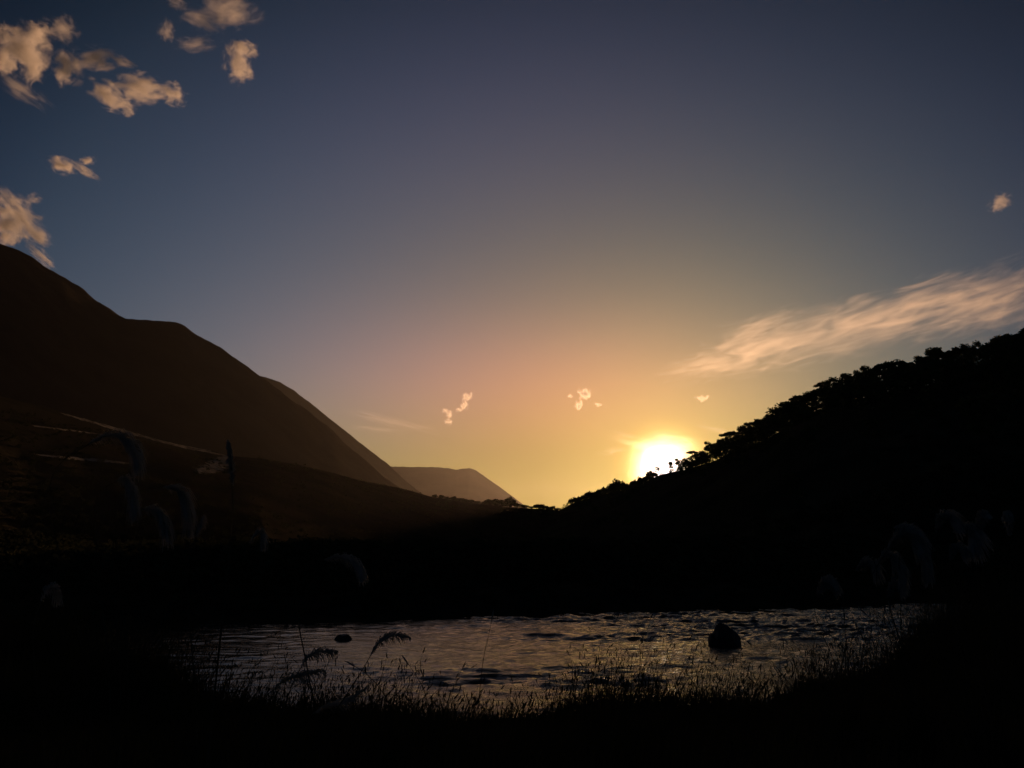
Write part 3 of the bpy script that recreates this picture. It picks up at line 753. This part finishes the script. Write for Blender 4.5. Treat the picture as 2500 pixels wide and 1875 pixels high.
bm = bmesh.new(); bmesh.ops.create_icosphere(bm, subdivisions=3, radius=1.0)
PUFF = {}
def puff_mesh(mat):
    if mat.name not in PUFF:
        me = bpy.data.meshes.new('puff'); bm.to_mesh(me); me.materials.append(mat); PUFF[mat.name] = me
    return PUFF[mat.name]
def cloud(label, puffs, alt, mat, thick=0.8):
    """puffs: picture ellipses (x, y, half width, half height, tilt degrees) at the given altitude"""
    cx = sum(q[0] for q in puffs) / len(puffs); cyy = sum(q[1] for q in puffs) / len(puffs)
    rc = ray(cx, cyy); D = (alt - CAMZ) / rc[2]
    root = obj('cloud', None, label=label, cat='cloud', group='sunlit clouds'); c0 = at(cx, cyy, D); root.location = c0
    slant = math.sqrt(1 + rc[2] ** 2) * D
    for (x, y, hw, hh, tilt) in puffs:
        q = at(x, y, D); o = obj('puff', puff_mesh(mat), parent=root)
        o.location = q - c0
        r = ray(x, y); fwd = Vector(r).normalized(); right = fwd.cross(Vector((0, 0, 1))).normalized(); up = right.cross(fwd)
        ca, sa = math.cos(R(tilt)), math.sin(R(tilt)); ax = right * ca + up * sa; ay = up * ca - right * sa
        from mathutils import Matrix
        mt = Matrix((ax, fwd, ay)).transposed()
        o.rotation_euler = mt.to_euler()
        k = slant / FPX * math.cos(math.atan(math.hypot((x - 1250) / FPX, (937 - y) / FPX))) * 1.1
        o.scale = (hw * k * 1.05, min(hw, hh) * k * thick * 1.3, hh * k * 1.05)
    return root
MC = cloud_mat('cumulus_vapour', 0.085, 2.0, 0.34, 0.45, soft=1.7)
MW = cloud_mat('thin_vapour', 0.024, 2.0, 0.34, 0.45, soft=1.6)
MS = cloud_mat('small_cumulus_vapour', 0.05, 2.0, 0.50, 0.6)
MI = cloud_mat('cirrus_vapour', 0.00075, 1.5, 0.32, 0.6, (1.5, 1.0, 2.6), 1.2, soft=1.4)
cloud('largest orange cloud at the upper corner of the sky over the mountain', [(65, 118, 62, 66, 0), (92, 78, 42, 32, 20), (22, 92, 48, 40, 0), (82, 165, 36, 50, 0), (12, 150, 38, 40, 0)], 2600, MC)
cloud('thin grey veil of cloud hanging under the largest orange cloud', [(50, 215, 85, 30, -25), (150, 70, 45, 40, 0)], 2600, MW)
cloud('peach cloud with a long arm beside the largest orange cloud', [(165, 165, 42, 52, 0), (240, 145, 70, 34, 15), (300, 150, 40, 18, -10)], 2600, MC)
cloud('stretched peach cloud with a hooked end below the long-armed cloud', [(265, 230, 55, 36, -20), (345, 215, 75, 42, 10), (425, 230, 36, 34, 0), (295, 258, 42, 28, 0)], 2600, MC)
cloud('ragged thin pink cloud cut by the top edge of the picture', [(560, 30, 90, 50, 20), (500, 50, 60, 35, 0), (480, 108, 60, 26, 20), (435, 5, 30, 22, 0), (408, 75, 26, 34, 0)], 2600, MW)
cloud('hook-shaped pink cloud below the ragged cloud at the top edge', [(580, 150, 38, 58, 0), (600, 120, 36, 28, 0), (590, 178, 34, 26, 0)], 2600, MC)
cloud('small lone peach cloud between the upper clouds and the mountain slope', [(152, 403, 42, 26, -10), (205, 415, 46, 16, -25), (215, 392, 24, 14, 20)], 2600, MC)
cloud('tiny pale wisp above the cloud touching the mountain', [(84, 484, 22, 18, 0)], 2600, MW)
cloud('orange wedge of cloud resting on the mountain slope', [(45, 520, 75, 45, -48), (80, 570, 60, 30, -35), (15, 565, 40, 55, 0), (100, 625, 50, 18, -40)], 1900, MC)
cloud('higher of the two small bright clouds above the far mountain', [(1142, 968, 17, 16, 30), (1134, 988, 12, 20, 0), (1120, 1000, 12, 8, 0)], 2600, MS)
cloud('lower of the two small bright clouds above the far mountain', [(1094, 1010, 20, 13, -35), (1096, 1030, 14, 9, 0)], 2600, MS)
cloud('small bright cloud high over the valley mouth with loose scraps around it', [(1428, 963, 22, 20, -50), (1414, 990, 13, 17, 0), (1392, 967, 10, 7, 0), (1458, 988, 14, 8, 0)], 2600, MS)
cloud('tiny bright bird-like cloud straight above the sun and ridge', [(1717, 972, 20, 12, 20), (1706, 972, 14, 6, -20)], 2600, MS)
cloud('tiny pale wisp alone in the blue sky high over the forested ridge', [(2440, 495, 32, 26, 25)], 2600, MW)
cloud('long streaked cirrus band slanting down over the forested ridge toward the sun', [(1720, 893, 140, 50, 12), (1840, 845, 180, 82, 12), (2010, 815, 230, 88, 13), (2180, 775, 240, 88, 14), (2330, 738, 200, 84, 12), (2470, 735, 190, 105, 12), (1860, 795, 120, 40, 14)], 5200, MI)
cloud('faint cirrus streak over the far mountain', [(960, 1030, 140, 18, -12), (920, 1048, 90, 12, -6)], 5200, MI)
cloud('thin bright cirrus wisp touching the glow beside the sun', [(1530, 1062, 60, 9, -14), (1500, 1100, 50, 14, 8), (1750, 1050, 80, 14, -20)], 5200, MI)
MG = cloud_mat('sun_veil_vapour', 0.00032, 1.5, 0.30, 0.85, (1.0, 1.0, 1.6), 0.6)
cloud('dazzling thin cloud veil around the sun just above the ridge', [(1612, 1106, 92, 54, 8), (1580, 1135, 76, 58, 40), (1660, 1090, 70, 40, -8), (1540, 1078, 80, 18, -14)], 1500, MG)
bm.free()

# ------------------------------------------------------------------ valley haze
hz = bpy.data.materials.new('valley_haze'); hz.use_nodes = True; t = hz.node_tree; t.nodes.clear()
out = N(t, 'ShaderNodeOutputMaterial'); pv = N(t, 'ShaderNodeVolumePrincipled')
pv.inputs['Color'].default_value = (0.92, 0.88, 0.80, 1); pv.inputs['Density'].default_value = 0.000021; pv.inputs['Anisotropy'].default_value = 0.72
t.links.new(pv.outputs[0], out.inputs['Volume'])
HTOP = max(o.bound_box[k][2] for o in bpy.data.objects if o.type == 'MESH' and o.name.startswith(('mountain', 'terrace_h', 'forested')) for k in range(8)) + 6.0
bx0, bx1, by0, by1, bz0, bz1 = -7500, 7500, -7500, 7500, -12.0, HTOP
V = np.array([(x, y, z) for x in (bx0, bx1) for y in (by0, by1) for z in (bz0, bz1)])
F = np.array([(0, 1, 3, 2), (4, 6, 7, 5), (0, 4, 5, 1), (2, 3, 7, 6), (0, 2, 6, 4), (1, 5, 7, 3)])
obj('haze', mesh_np('haze', V, F), hz, kind='stuff', label='pale evening haze filling the valley air', cat='haze')
